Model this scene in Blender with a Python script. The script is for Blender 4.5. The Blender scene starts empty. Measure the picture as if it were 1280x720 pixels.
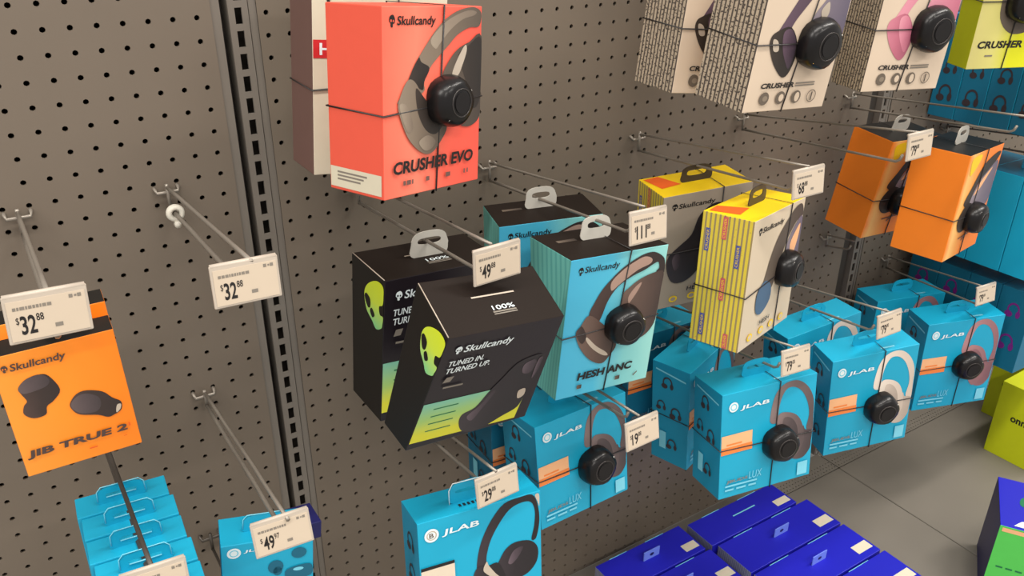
import bpy, math, random
from mathutils import Matrix, Vector, Euler
random.seed(7)
scene = bpy.context.scene
COL = scene.collection
ZO = 1.28            # height of the reference hole row above the shop floor (m)
INCH = 0.0254

# ------------------------------------------------------------------ camera
cam_d = bpy.data.cameras.new('camera'); cam = bpy.data.objects.new('camera', cam_d); COL.objects.link(cam)
Rc = [[0.8420755933933233, -0.5393544843343673, 0.002331360051829004],
      [-0.23384684414341064, -0.36898527550090027, -0.8995362805066243],
      [0.486029164243721, 0.7569323659957563, -0.4368398388570079]]
M = Matrix.Identity(4)
for i in range(3):
    M[i][0] = Rc[0][i]; M[i][1] = -Rc[1][i]; M[i][2] = -Rc[2][i]
M[0][3], M[1][3], M[2][3] = -0.0545703, -1.0010336, 0.1425555 + ZO
cam.matrix_world = M
cam_d.sensor_fit = 'HORIZONTAL'; cam_d.sensor_width = 36.0; cam_d.lens = 36.0 * 1066.25 / 1280.0
cam_d.clip_start = 0.02
scene.camera = cam

# ------------------------------------------------------------------ world, lights, exposure
w = bpy.data.worlds.new('store_ambient'); scene.world = w; w.use_nodes = True
bg = w.node_tree.nodes['Background']
bg.inputs['Color'].default_value = (1.0, 0.965, 0.92, 1); bg.inputs['Strength'].default_value = 0.66

def area(name, loc, size, sy, energy, color, rot=(0, 0, 0)):
    d = bpy.data.lights.new(name, 'AREA'); d.shape = 'RECTANGLE'; d.size = size; d.size_y = sy
    d.energy = energy; d.color = color
    o = bpy.data.objects.new(name, d); COL.objects.link(o); o.location = loc; o.rotation_euler = rot
    return o
WARM = (1.0, 0.95, 0.88)
for lx_, ly_, e_ in ((-3.4, -1.3, 100), (0.0, -1.3, 70), (3.2, -1.3, 95), (-1.7, -3.9, 80), (2.2, -3.9, 80)):
    area('ceiling_tube_light', (lx_, ly_, 4.1), 2.6, 0.25, e_, WARM)
vs = scene.view_settings
vs.view_transform = 'Standard'; vs.look = 'None'; vs.gamma = 1.0; vs.use_curve_mapping = False
vs.exposure = 0.2

# ------------------------------------------------------------------ materials
def lin(c):
    return tuple((x / 255 / 12.92) if x / 255 <= 0.04045 else ((x / 255 + 0.055) / 1.055) ** 2.4 for x in c)
MATS = {}
def mat(name, rgb, rough=0.5, metal=0.0, var=0.05, scale=60.0, bump=0.0, spec=0.4, rgb2=None):
    """procedural paint / card / plastic: noise-varied colour and roughness"""
    if name in MATS: return MATS[name]
    m = bpy.data.materials.new(name); m.use_nodes = True; nt = m.node_tree; N = nt.nodes; L = nt.links
    b = N['Principled BSDF']; c = lin(rgb)
    tc = N.new('ShaderNodeTexCoord'); nz = N.new('ShaderNodeTexNoise')
    nz.inputs['Scale'].default_value = scale; nz.inputs['Detail'].default_value = 3
    L.new(tc.outputs['Object'], nz.inputs['Vector'])
    mx = N.new('ShaderNodeMix'); mx.data_type = 'RGBA'
    c2 = lin(rgb2) if rgb2 else None
    mx.inputs[6].default_value = tuple(x * (1 - var) for x in c) + (1,)
    mx.inputs[7].default_value = (c2 if c2 else tuple(min(1, x * (1 + var)) for x in c)) + (1,)
    L.new(nz.outputs['Fac'], mx.inputs[0]); L.new(mx.outputs[2], b.inputs['Base Color'])
    b.inputs['Roughness'].default_value = rough; b.inputs['Metallic'].default_value = metal
    b.inputs['Specular IOR Level'].default_value = spec
    if bump:
        bp = N.new('ShaderNodeBump'); bp.inputs['Strength'].default_value = bump; bp.inputs['Distance'].default_value = 0.001
        L.new(nz.outputs['Fac'], bp.inputs['Height']); L.new(bp.outputs['Normal'], b.inputs['Normal'])
    MATS[name] = m
    return m

def stripe_mat(name, base, dark, n, duty=0.5, speck=0.0, rough=0.5, speck_rgb=(40, 38, 36)):
    """printed stripes running up a carton face (uses the face's own UV), optional rows of small print marks"""
    if name in MATS: return MATS[name]
    m = bpy.data.materials.new(name); m.use_nodes = True; nt = m.node_tree; N = nt.nodes; L = nt.links
    b = N['Principled BSDF']; b.inputs['Roughness'].default_value = rough
    uv = N.new('ShaderNodeUVMap'); uv.uv_map = 'UVMap'
    sp = N.new('ShaderNodeSeparateXYZ'); L.new(uv.outputs['UV'], sp.inputs[0])
    def math_(op, a, bval=None):
        x = N.new('ShaderNodeMath'); x.operation = op
        for i, v in enumerate((a, bval)):
            if v is None: continue
            if isinstance(v, (int, float)): x.inputs[i].default_value = v
            else: L.new(v, x.inputs[i])
        return x.outputs[0]
    s = math_('FRACT', math_('MULTIPLY', sp.outputs['X'], float(n)))
    st = math_('GREATER_THAN', s, duty)
    mx = N.new('ShaderNodeMix'); mx.data_type = 'RGBA'
    mx.inputs[6].default_value = lin(base) + (1,); mx.inputs[7].default_value = lin(dark) + (1,)
    L.new(st, mx.inputs[0]); out = mx.outputs[2]
    if speck:
        mp = N.new('ShaderNodeMapping'); mp.inputs['Scale'].default_value = (n * 1.0, n * 4.2, 1)
        L.new(uv.outputs['UV'], mp.inputs['Vector'])
        vo = N.new('ShaderNodeTexNoise'); vo.inputs['Scale'].default_value = 1.6; vo.inputs['Detail'].default_value = 2
        L.new(mp.outputs['Vector'], vo.inputs['Vector'])
        k = math_('GREATER_THAN', vo.outputs['Fac'], 1.0 - speck)
        m2 = N.new('ShaderNodeMix'); m2.data_type = 'RGBA'
        L.new(k, m2.inputs[0]); L.new(out, m2.inputs[6]); m2.inputs[7].default_value = lin(speck_rgb) + (1,)
        out = m2.outputs[2]
    L.new(out, b.inputs['Base Color'])
    MATS[name] = m
    return m

def grad_mat(name, stops, axis='X', rough=0.45):
    """printed colour blend across a carton face, in the face's own UV"""
    if name in MATS: return MATS[name]
    m = bpy.data.materials.new(name); m.use_nodes = True; nt = m.node_tree; N = nt.nodes; L = nt.links
    b = N['Principled BSDF']; b.inputs['Roughness'].default_value = rough
    uv = N.new('ShaderNodeUVMap'); uv.uv_map = 'UVMap'
    sp = N.new('ShaderNodeSeparateXYZ'); L.new(uv.outputs['UV'], sp.inputs[0])
    nz = N.new('ShaderNodeTexNoise'); nz.inputs['Scale'].default_value = 2.5; L.new(uv.outputs['UV'], nz.inputs['Vector'])
    ad = N.new('ShaderNodeMath'); ad.operation = 'MULTIPLY_ADD'; L.new(nz.outputs['Fac'], ad.inputs[0]); ad.inputs[1].default_value = 0.25
    L.new(sp.outputs[axis], ad.inputs[2])
    sb = N.new('ShaderNodeMath'); sb.operation = 'SUBTRACT'; L.new(ad.outputs[0], sb.inputs[0]); sb.inputs[1].default_value = 0.125
    cr = N.new('ShaderNodeValToRGB'); L.new(sb.outputs[0], cr.inputs[0])
    while len(cr.color_ramp.elements) < len(stops): cr.color_ramp.elements.new(0.5)
    for e, (p, c) in zip(cr.color_ramp.elements, stops):
        e.position = p; e.color = lin(c) + (1,)
    L.new(cr.outputs[0], b.inputs['Base Color'])
    MATS[name] = m
    return m

PEG = mat('pegboard_grey_paint', (112, 101, 89), 0.55, var=0.05, scale=9, bump=0.03)
PEGDARK = mat('dark_gap', (46, 40, 35), 0.8)
UPR = mat('upright_grey_paint', (116, 109, 101), 0.4, var=0.04, scale=20)
UPRD = mat('dark_fixture_grey', (58, 53, 48), 0.6)  # darker grey for the recess strip and kick plates
DECK = mat('deck_grey_paint', (118, 112, 103), 0.45, var=0.06, scale=7)
FLOOR = mat('shop_floor', (150, 146, 140), 0.35, var=0.08, scale=3)
WIRE = mat('zinc_wire', (138, 130, 120), 0.36, metal=0.35, var=0.05, scale=90)
WIRED = mat('dull_wire', (84, 78, 72), 0.45, metal=0.5)
WHITEP = mat('white_plastic', (214, 209, 196), 0.45)
GREYTAB = mat('grey_white_tab', (196, 192, 182), 0.4)
DARKTAB = mat('dark_tab', (58, 50, 44), 0.4)
LABELP = mat('tag_paper', (196, 180, 160), 0.6, var=0.02)
HOLD = mat('tag_holder_plastic', (184, 172, 158), 0.3)
INK = mat('black_ink', (28, 25, 25), 0.5)
INKG = mat('grey_ink', (126, 118, 108), 0.6)
BLACKP = mat('black_gloss_plastic', (18, 16, 17), 0.28, spec=0.3)
BLACKB = mat('puck_face_plastic', (24, 22, 23), 0.4, spec=0.25)
RINGM = mat('puck_ring_grey', (62, 58, 57), 0.3, metal=0.4)
CHROME = mat('chrome', (226, 222, 214), 0.15, metal=1.0)
CABLE = mat('black_cable', (38, 34, 34), 0.4)
CORAL = mat('coral_card', (222, 88, 68), 0.45, var=0.03)
CORALF = grad_mat('coral_front', [(0.0, (246, 106, 84)), (0.3, (248, 128, 104)), (0.62, (244, 98, 78)), (1.0, (240, 86, 70))])
MAROON = mat('wine_grey_card', (108, 80, 73), 0.5)
OFFW = mat('off_white_card', (206, 198, 176), 0.5)
RED = mat('red_print', (196, 40, 44), 0.5)
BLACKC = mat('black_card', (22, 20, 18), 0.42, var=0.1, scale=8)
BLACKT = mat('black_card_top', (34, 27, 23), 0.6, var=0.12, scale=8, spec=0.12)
BLACKV = mat('black_violet_card', (28, 21, 27), 0.42, var=0.1, scale=8)
SKULL = grad_mat('skull_print', [(0.0, (198, 214, 40)), (0.45, (190, 210, 60)), (1.0, (120, 190, 130))], 'Y')
PANELG = grad_mat('panel_print', [(0.0, (124, 190, 164)), (0.4, (158, 198, 112)), (0.75, (214, 212, 50)), (1.0, (218, 214, 44))], 'Y')
HESHF = grad_mat('aqua_front', [(0.0, (66, 172, 208)), (0.4, (74, 180, 212)), (0.7, (128, 204, 206)), (1.0, (150, 214, 208))])
HESHS = stripe_mat('aqua_side', (112, 190, 180), (92, 172, 166), 9, 0.6)
AQUA = mat('aqua_card', (86, 184, 205), 0.45)
YEL = mat('yellow_card', (238, 200, 20), 0.45, var=0.03)
YELS = stripe_mat('yellow_side', (216, 190, 60), (148, 128, 88), 11, 0.62, 0.3, speck_rgb=(176, 152, 74))
CREAM = mat('cream_card', (206, 190, 166), 0.45, var=0.03, scale=12)
GREYC = mat('warm_grey_card', (160, 146, 132), 0.45, var=0.05, scale=12)
ORED = mat('red_orange_print', (226, 96, 30), 0.5)
BLUEP = mat('blue_print', (78, 84, 150), 0.5)
PINKP = mat('pink_print', (196, 84, 96), 0.5)
ORA = mat('orange_card', (240, 128, 34), 0.45, var=0.02)
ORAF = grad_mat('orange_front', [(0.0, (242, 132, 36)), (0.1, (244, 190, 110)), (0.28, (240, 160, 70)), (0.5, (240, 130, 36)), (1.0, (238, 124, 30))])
JIBF = grad_mat('jib_front', [(0.0, (246, 150, 50)), (0.4, (246, 142, 34)), (1.0, (243, 126, 14))])
CRW = mat('crusher_white_card', (214, 194, 172), 0.42, var=0.04, scale=9)
CRS = stripe_mat('crusher_side', (186, 170, 148), (84, 76, 70), 12, 0.62, 0.42, speck_rgb=(78, 70, 64))
LIME = mat('lime_card', (214, 222, 22), 0.45)
LIMES = mat('lime_side_card', (190, 196, 24), 0.45)
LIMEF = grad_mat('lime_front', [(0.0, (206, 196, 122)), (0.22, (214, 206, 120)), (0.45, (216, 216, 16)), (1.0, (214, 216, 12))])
ONN = mat('yellow_green_card', (194, 202, 20), 0.45)
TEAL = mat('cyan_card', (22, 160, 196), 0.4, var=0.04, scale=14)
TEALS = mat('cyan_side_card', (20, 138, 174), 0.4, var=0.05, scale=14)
TEALD = mat('shaded_cyan_card', (18, 106, 138), 0.45, var=0.06, scale=14)  # darker cyan: shade on rear cartons, upper row and lids put into colour
TEALG = mat('green_cyan_card', (18, 96, 122), 0.45, var=0.06, scale=14)
PURP = mat('purple_print', (112, 28, 116), 0.5)
WPR = mat('white_print', (222, 232, 234), 0.5)
PALE = mat('pale_blue_print', (120, 200, 222), 0.5)
PEACH = mat('peach_print', (238, 178, 130), 0.5)
ORP = mat('orange_print', (236, 130, 62), 0.5)
BEIGE = mat('beige_print', (212, 198, 178), 0.5)
NAVY = mat('royal_blue_card', (28, 28, 172), 0.4, var=0.05, scale=14)
NAVYS = stripe_mat('blue_box_side', (150, 152, 158), (80, 84, 130), 26, 0.55, 0.35, speck_rgb=(60, 60, 120))
NAVYD = mat('navy_card', (32, 32, 92), 0.45)
PERI = mat('periwinkle_tab', (112, 134, 226), 0.4)
GREEN = mat('green_card', (84, 196, 84), 0.45)
DGREEN = mat('dark_green_print', (24, 110, 70), 0.5)
def hp(name, a, b, c_, axis='X'): return grad_mat('print_' + name, [(0.0, a), (0.45, b), (1.0, c_)], axis, 0.5)
HPG = hp('grey', (138, 124, 108), (122, 107, 92), (84, 74, 65)); HPD = hp('dark', (60, 50, 44), (44, 37, 33), (34, 29, 27)); HPM = hp('mid', (104, 92, 80), (84, 73, 64), (62, 54, 49))
HPL = mat('hp_light', (186, 172, 156), 0.5); HPGL = hp('grey_light', (158, 144, 127), (140, 125, 110), (118, 104, 91)); HPB = hp('brown', (112, 90, 80), (94, 74, 66), (62, 48, 44)); HPBD = hp('brown_dark', (76, 58, 54), (54, 42, 39), (44, 34, 33))
HPPK = mat('hp_lining', (170, 140, 126), 0.5); HPPU = hp('purple', (100, 78, 94), (78, 60, 74), (58, 46, 58)); HPV = hp('violet_grey', (150, 138, 146), (116, 106, 120), (96, 88, 106))
HPK = hp('black', (54, 46, 52), (34, 28, 33), (27, 23, 27)); HPKL = hp('black_shine', (96, 82, 90), (72, 60, 68), (48, 40, 46))
HPT = hp('taupe', (130, 112, 110), (108, 92, 92), (84, 72, 73)); HPTD = hp('taupe_dark', (96, 82, 82), (80, 68, 70), (62, 53, 55))
HPC = hp('cream', (232, 218, 204), (218, 203, 190), (200, 184, 170)); HPCD = hp('cream_dark', (206, 190, 176), (190, 174, 161), (170, 154, 142))
HPR = hp('rose', (180, 132, 134), (162, 116, 120), (138, 96, 102)); HPRD = hp('rose_dark', (156, 110, 116), (138, 96, 102), (116, 80, 88))
PINKH = hp('pink', (222, 150, 166), (208, 128, 148), (188, 106, 128)); PINKD = hp('pink_dark', (206, 128, 146), (188, 106, 126), (164, 88, 110))
HPBL = mat('hp_slate_blue', (70, 96, 124), 0.5)

# ------------------------------------------------------------------ helpers
def link(o, parent=None):
    COL.objects.link(o)
    if parent is not None: o.parent = parent
    return o
def mesh_obj(name, verts, faces, mats, parent=None, midx=None, uvs=None, smooth=False):
    me = bpy.data.meshes.new(name); me.from_pydata([tuple(v) for v in verts], [], faces)
    for m in (mats if isinstance(mats, (list, tuple)) else [mats]): me.materials.append(m)
    if midx: me.polygons.foreach_set('material_index', midx)
    if uvs:
        l = me.uv_layers.new(name='UVMap')
        for i, lp in enumerate(me.loops): l.data[i].uv = uvs[i]
    if smooth: me.polygons.foreach_set('use_smooth', [True] * len(me.polygons))
    me.update()
    return link(bpy.data.objects.new(name, me), parent)
def tag(o, label, cat, group=None):
    o['label'] = label; o['category'] = cat
    if group: o['group'] = group
    return o
def thing(name, label, cat, loc, rot=(0, 0, 0), group=None, order='YXZ'):
    o = bpy.data.objects.new(name, None); o.empty_display_size = 0.02; COL.objects.link(o)
    o.rotation_mode = order; o.location = loc; o.rotation_euler = rot
    return tag(o, label, cat, group)
def box_data(x0, x1, y0, y1, z0, z1):
    v = [(x, y, z) for z in (z0, z1) for y in (y0, y1) for x in (x0, x1)]
    f = [(0, 2, 3, 1), (4, 5, 7, 6), (0, 1, 5, 4), (2, 6, 7, 3), (0, 4, 6, 2), (1, 3, 7, 5)]
    return v, f
def tube_data(paths, r, n=6):
    V = []; F = []
    for pts, closed in paths:
        pts = [Vector(p) for p in pts]; m = len(pts); base = len(V)
        up = Vector((0.31, 0.17, 0.93)).normalized(); prev = None
        for i, p in enumerate(pts):
            a = pts[(i - 1) % m] if (closed or i > 0) else p; b = pts[(i + 1) % m] if (closed or i < m - 1) else p
            t = (b - a).normalized()
            if prev is None:
                s = t.cross(up).normalized()
            else:
                s = (prev - t * prev.dot(t)).normalized()
            prev = s; q = t.cross(s)
            for k in range(n):
                an = 2 * math.pi * k / n
                V.append(p + (s * math.cos(an) + q * math.sin(an)) * r)
        for i in range(m if closed else m - 1):
            j = (i + 1) % m
            for k in range(n):
                k2 = (k + 1) % n
                F.append((base + i * n + k, base + i * n + k2, base + j * n + k2, base + j * n + k))
        if not closed:
            F.append(tuple(base + k for k in range(n))[::-1]); F.append(tuple(base + (m - 1) * n + k for k in range(n)))
    return V, F
def tube(name, paths, r, m, parent=None, n=6):
    v, f = tube_data(paths, r, n); return mesh_obj(name, v, f, m, parent, smooth=True)
def catmull(pts, k=4, closed=True):
    out = []; n = len(pts)
    for i in range(n):
        p0, p1, p2, p3 = pts[i - 1], pts[i], pts[(i + 1) % n], pts[(i + 2) % n]
        for j in range(k):
            t = j / k
            out.append(tuple(0.5 * (2 * p1[a] + (p2[a] - p0[a]) * t + (2 * p0[a] - 5 * p1[a] + 4 * p2[a] - p3[a]) * t * t
                       + (3 * p1[a] - p0[a] - 3 * p2[a] + p3[a]) * t ** 3) for a in (0, 1)))
    return out
def ell(cx, cy, rx, ry, n=18, rot=0.0):
    c, s = math.cos(rot), math.sin(rot)
    return [(cx + rx * math.cos(a) * c - ry * math.sin(a) * s, cy + rx * math.cos(a) * s + ry * math.sin(a) * c)
            for a in (2 * math.pi * i / n for i in range(n))]
TXT = {}
def text_geo(body, bold=0.0, shear=0.0):
    """lettering as flat mesh, normalised to its own bounding box"""
    key = (body, bold, shear)
    if key in TXT: return TXT[key]
    cu = bpy.data.curves.new('lettering', 'FONT'); cu.body = body; cu.offset = bold; cu.shear = shear
    cu.resolution_u = 3; cu.fill_mode = 'FRONT'
    o = bpy.data.objects.new('lettering', cu); COL.objects.link(o)
    dg = bpy.context.evaluated_depsgraph_get()
    me = bpy.data.meshes.new_from_object(o.evaluated_get(dg))
    v = [tuple(x.co)[:2] for x in me.vertices]; f = [tuple(p.vertices) for p in me.polygons]
    bpy.data.objects.remove(o); bpy.data.curves.remove(cu); bpy.data.meshes.remove(me)
    x0 = min(a for a, b in v); x1 = max(a for a, b in v); y0 = min(b for a, b in v); y1 = max(b for a, b in v)
    v = [((a - x0) / (x1 - x0), 1 - (b - y0) / (y1 - y0)) for a, b in v]
    TXT[key] = (v, f)
    return TXT[key]

# ------------------------------------------------------------------ carton builder
FC = {'F': ('FTL', 'FTR', 'FbR', 'FbL'), 'L': ('BTL', 'FTL', 'FbL', 'BbL'), 'R': ('FTR', 'BTR', 'BbR', 'FbR'),
      'T': ('BTL', 'BTR', 'FTR', 'FTL'), 'b': ('FbL', 'FbR', 'BbR', 'BbL'), 'B': ('BTR', 'BTL', 'BbL', 'BbR')}
CS = {'F': -1, 'B': 1, 'T': 0, 'b': -1, 'L': -1, 'R': 1}
class Carton:
    """q = hang point x,y,z (z from the reference row), yaw,pitch,roll, width,height,depth,[bottom depth,bottom width,front drop]"""
    def __init__(s, name, label, cat, q, faces, group=None):
        q = list(q)
        if len(q) < 10: q.append(q[8])
        if len(q) < 11: q.append(q[6])
        if len(q) < 12: q.append(0.0)
        s.q = q
        s.root = thing(name, label, cat, (q[0], q[1], q[2] + ZO), (q[4], q[5], q[3]), group)
        wT, h, dT, dB, wB, t = q[6:12]
        s.c = {}
        for a in 'FB':
            for b in 'Tb':
                for c in 'LR':
                    p = Vector((CS[c] * (wT if b == 'T' else wB) / 2, CS[a] * (dT if b == 'T' else dB) / 2, CS[b] * h))
                    if a + b == 'FT': p.z -= t
                    s.c[a + b + c] = p
        names = list(s.c); V = [s.c[n] for n in names]; F = []; mi = []; uv = []; ms = []
        d = faces.get('*')
        for k, f in enumerate('FLRTbB'):
            m = faces.get(f, d)
            if m not in ms: ms.append(m)
            F.append(tuple(names.index(n) for n in FC[f])[::-1]); mi.append(ms.index(m))
            uv += [(0, 0), (1, 0), (1, 1), (0, 1)][::-1]
        s.body = mesh_obj('carton', V, F, ms, s.root, mi, uv)
        bv = s.body.modifiers.new('edge', 'BEVEL'); bv.width = 0.0009; bv.segments = 2; bv.limit_method = 'NONE'
        s.lay = {}
    def frame(s, f):
        a, b, c, d = (s.c[n] for n in FC[f])
        n = (d - a).cross(b - a).normalized()
        return a, b, c, d, n
    def P(s, f, u, v, off=0.0):
        a, b, c, d, n = s.frame(f)
        return (a * (1 - u) + b * u) * (1 - v) + (d * (1 - u) + c * u) * v + n * off
    def off(s, f):
        s.lay[f] = s.lay.get(f, 0.0003) + 0.00012
        return s.lay[f]
    def poly(s, f, pts, m, name='print', smooth=True, parent=None, clip=True):
        if smooth: pts = catmull(pts)
        if clip: pts = [(min(0.995, max(0.005, a)), min(0.997, max(0.003, b))) for a, b in pts]
        o = s.off(f); V = [s.P(f, a, b, o) for a, b in pts]
        us = [p[0] for p in pts]; vv = [p[1] for p in pts]
        u0, u1, v0, v1 = min(us), max(us), min(vv), max(vv)
        uv = [((a - u0) / (u1 - u0 + 1e-9), (b - v0) / (v1 - v0 + 1e-9)) for a, b in pts]
        return mesh_obj(name, V, [tuple(range(len(V)))], m, parent or s.root, uvs=uv)
    def multi(s, f, polys, m, name='print', smooth=False):
        o = s.off(f); V = []; F = []
        for pts in polys:
            if smooth: pts = catmull(pts, 3)
            b = len(V); V += [s.P(f, x, y, o) for x, y in pts]; F.append(tuple(range(b, len(V))))
        return mesh_obj(name, V, F, m, s.root)
    def rect(s, f, u0, v0, u1, v1, m, name='print'):
        return s.poly(f, [(u0, v0), (u1, v0), (u1, v1), (u0, v1)], m, name, smooth=False)
    def text(s, f, body, u0, v0, u1, v1, m, bold=0.0, shear=0.0, name='lettering', vert=False):
        v, fc = text_geo(body, bold, shear); o = s.off(f)
        if vert: V = [s.P(f, u0 + (u1 - u0) * b, v1 - (v1 - v0) * a, o) for a, b in v]
        else: V = [s.P(f, u0 + (u1 - u0) * a, v0 + (v1 - v0) * b, o) for a, b in v]
        return mesh_obj(name, V, fc, m, s.root)
    def ring(s, f, cx, cy, rx, ry, t, m, name='print', a0=0.0, a1=2 * math.pi, n=20, rot=0.0):
        o = s.off(f); V = []; F = []
        c_, s_ = math.cos(rot), math.sin(rot)
        for i in range(n + 1):
            a = a0 + (a1 - a0) * i / n
            for k in (1.0, 1.0 - t):
                x, y = rx * k * math.cos(a), ry * k * math.sin(a)
                V.append(s.P(f, cx + x * c_ - y * s_, cy + x * s_ + y * c_, o))
        for i in range(n): F.append((2 * i, 2 * i + 1, 2 * i + 3, 2 * i + 2))
        return mesh_obj(name, V, F, m, s.root)
    def tab(s, wd, ht, m, x=0.0, y=0.0, slot=(0.62, 0.28), slot_z=0.62, thick=0.0014, lean=0.0, name='hang_tab'):
        """arched hanger with a long slot, standing on the lid"""
        n = 28; out = []; inn = []
        for i in range(n):
            a = 2 * math.pi * i / n; c, sn = math.cos(a), math.sin(a)
            e = 2 / (5.0 if sn < 0 else 3.0)
            out.append((math.copysign(abs(c) ** e, c) * wd / 2 * (1.0 if sn > 0 else 1.08), ht / 2 + math.copysign(abs(sn) ** e, sn) * ht / 2))
            e2 = 2 / 3.0
            inn.append((math.copysign(abs(c) ** e2, c) * wd * slot[0] / 2, ht * slot_z + math.copysign(abs(sn) ** e2, sn) * ht * slot[1] / 2))
        zt = s.c['BTL'].z * 0.5 + s.c['FTL'].z * 0.5 - 0.001
        V = []
        for yy in (-thick / 2, thick / 2):
            for L_ in (out, inn):
                for (px, pz) in L_: V.append((x + px, y + yy + lean * pz, zt + pz))
        F = []
        for i in range(n):
            j = (i + 1) % n
            F += [(i, j, n + j, n + i), (2 * n + i, 3 * n + i, 3 * n + j, 2 * n + j), (i, 2 * n + i, 2 * n + j, j), (n + i, n + j, 3 * n + j, 3 * n + i)]
        return mesh_obj(name, V, F, m, s.root)
    def wrap(s, u, v, r=0.027, du=0.0, dv=0.0, side_v=None, puck=True, h=0.024):
        """anti-theft wrap: two steel-cored cables round the carton and a round alarm puck"""
        e = 0.0012
        def lp(A, B, t, o): return s.c[A].lerp(s.c[B], t) + Vector(o)
        vl = v if side_v is None else side_v
        loop1 = [lp('FTL', 'FTR', u, (0, -e, e)), lp('FbL', 'FbR', u + du, (0, -e, -e)), lp('BbL', 'BbR', u, (0, e, -e)), lp('BTL', 'BTR', u, (0, e, e))]
        loop2 = [lp('FTL', 'FbL', vl, (-e, -e, 0)), lp('FTR', 'FbR', v + dv, (e, -e, 0)), lp('BTR', 'BbR', v, (e, e, 0)), lp('BTL', 'BbL', vl - 0.01, (-e, e, 0))]
        tube('security_cable', [(loop1, True)], 0.0009, CABLE, s.root, 5)
        tube('security_cable', [(loop2, True)], 0.0009, CABLE, s.root, 5)
        if not puck: return
        a, b, c, d, n = s.frame('F'); x = (b - a).normalized(); y = n.cross(x)
        o = s.P('F', u, v, 0.0006)
        prof = [(1.0, 0.0), (1.03, 0.25), (1.0, 0.55), (0.9, 0.82), (0.78, 0.95), (0.6, 1.0), (0.3, 1.02), (0.0, 1.02)]
        N = 24; V = []; F = []
        for (pr, ph) in prof[:-1]:
            for i in range(N):
                an = 2 * math.pi * i / N; rr = r * pr * (1.0 + 0.03 * math.cos(5 * an))
                V.append(o + x * (rr * math.cos(an)) + y * (rr * math.sin(an)) + n * (h * ph))
        for k in range(len(prof) - 2):
            for i in range(N):
                j = (i + 1) % N
                F.append((k * N + i, k * N + j, (k + 1) * N + j, (k + 1) * N + i))
        F.append(tuple((len(prof) - 2) * N + i for i in range(N)))
        pk = mesh_obj('security_puck', V, F, BLACKP, s.root, smooth=True)
        # raised key plate in the middle and added chrome studs standing in for glints round the rim
        V = []; F = []
        for hh in (1.0, 1.05):
            for i in range(N):
                an = 2 * math.pi * i / N
                V.append(o + x * (r * 0.42 * math.cos(an)) + y * (r * 0.42 * math.sin(an)) + n * (h * hh))
        for i in range(N): F.append((i, (i + 1) % N, N + (i + 1) % N, N + i))
        F.append(tuple(range(N, 2 * N)))
        mesh_obj('key_plate', V, F, BLACKB, pk)
        rg = [o + x * (r * 0.55 * math.cos(t)) + y * (r * 0.55 * math.sin(t)) + n * (h * 1.005) for t in (2 * math.pi * k / 20 for k in range(20))]
        tube('puck_ring', [(rg, True)], 0.0008, RINGM, pk, 5)
        for an in (0.5, 2.3, 4.0, 5.2):
            cpt = o + x * (r * 0.86 * math.cos(an)) + y * (r * 0.86 * math.sin(an)) + n * (h * 0.83)
            v0 = [cpt + x * 0.0016 * math.cos(t) + y * 0.0016 * math.sin(t) - n * 0.001 for t in (0, 1.571, 3.142, 4.712)] + [cpt + n * 0.0016]
            mesh_obj('glint_stud', v0, [(0, 1, 4), (1, 2, 4), (2, 3, 4), (3, 0, 4)], CHROME, pk)

def skull_logo(c, f, cx, cy, rx, ry, m, hole):
    c.multi(f, [[(cx - rx * .55, cy - ry * .9), (cx + rx * .4, cy - ry), (cx + rx, cy - ry * .3), (cx + rx * .8, cy + ry * .35), (cx + rx * .2, cy + ry * .5),
             (cx + rx * .15, cy + ry), (cx - rx * .5, cy + ry * .95), (cx - rx * .6, cy + ry * .3), (cx - rx, cy + ry * .1), (cx - rx, cy - ry * .5)]], m, 'skull_emblem', True)
    c.multi(f, [ell(cx - rx * .45, cy - ry * .05, rx * .3, ry * .25, 8), ell(cx + rx * .35, cy + ry * .0, rx * .25, ry * .22, 8)], hole, 'skull_emblem_eyes')

# ------------------------------------------------------------------ the fixture: pegboard bays, uprights, deck
def hole_sheet(name, xs, zs, ex, ez, r, depth, put, m, parent):
    """sheet with real punched holes: one cell per hole, the hole wall runs `depth` into the sheet"""
    def edges(v, e):
        v = list(v); return [e[0]] + [(a + b) / 2 for a, b in zip(v, v[1:])] + [e[1]]
    bx, bz = edges(xs, ex), edges(zs, ez); V = []; F = []
    for i, x in enumerate(xs):
        for j, z in enumerate(zs):
            x0, x1, z0, z1 = bx[i], bx[i + 1], bz[j], bz[j + 1]; b = len(V)
            o = [(x1, z), (x1, z1), (x, z1), (x0, z1), (x0, z), (x0, z0), (x, z0), (x1, z0)]
            V += [put(a, c, 0) for a, c in o]
            h = [(x + r * math.cos(k * math.pi / 4), z + r * math.sin(k * math.pi / 4)) for k in range(8)]
            V += [put(a, c, 0) for a, c in h]; V += [put(a, c, depth) for a, c in h]
            for k in range(8):
                l = (k + 1) % 8
                F.append((b + k, b + 8 + k, b + 8 + l, b + l)); F.append((b + 8 + k, b + 16 + k, b + 16 + l, b + 8 + l))
    return mesh_obj(name, V, F, m, parent)
wall = bpy.data.objects.new('wall_back', None); COL.objects.link(wall); wall['kind'] = 'structure'
wall.location = (0, 0, 0)
def pwall(x, z, d): return (x, d, z + ZO)
ZT, ZB = 18, -43
rows = [k * INCH for k in range(ZB, ZT + 1)]
zr = (-1.10, (ZT + .5) * INCH)
U1, U2 = 8.80 * INCH, 57.25 * INCH
hole_sheet('pegboard_panel', [k * INCH for k in range(-38, 8)], rows, (-.98, 7.62 * INCH), zr, .0031, .004, pwall, PEG, wall)
hole_sheet('pegboard_panel', [(10.03 + k) * INCH for k in range(0, 45)], rows, (9.62 * INCH, 55.35 * INCH), zr, .0031, .004, pwall, PEG, wall)
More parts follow.
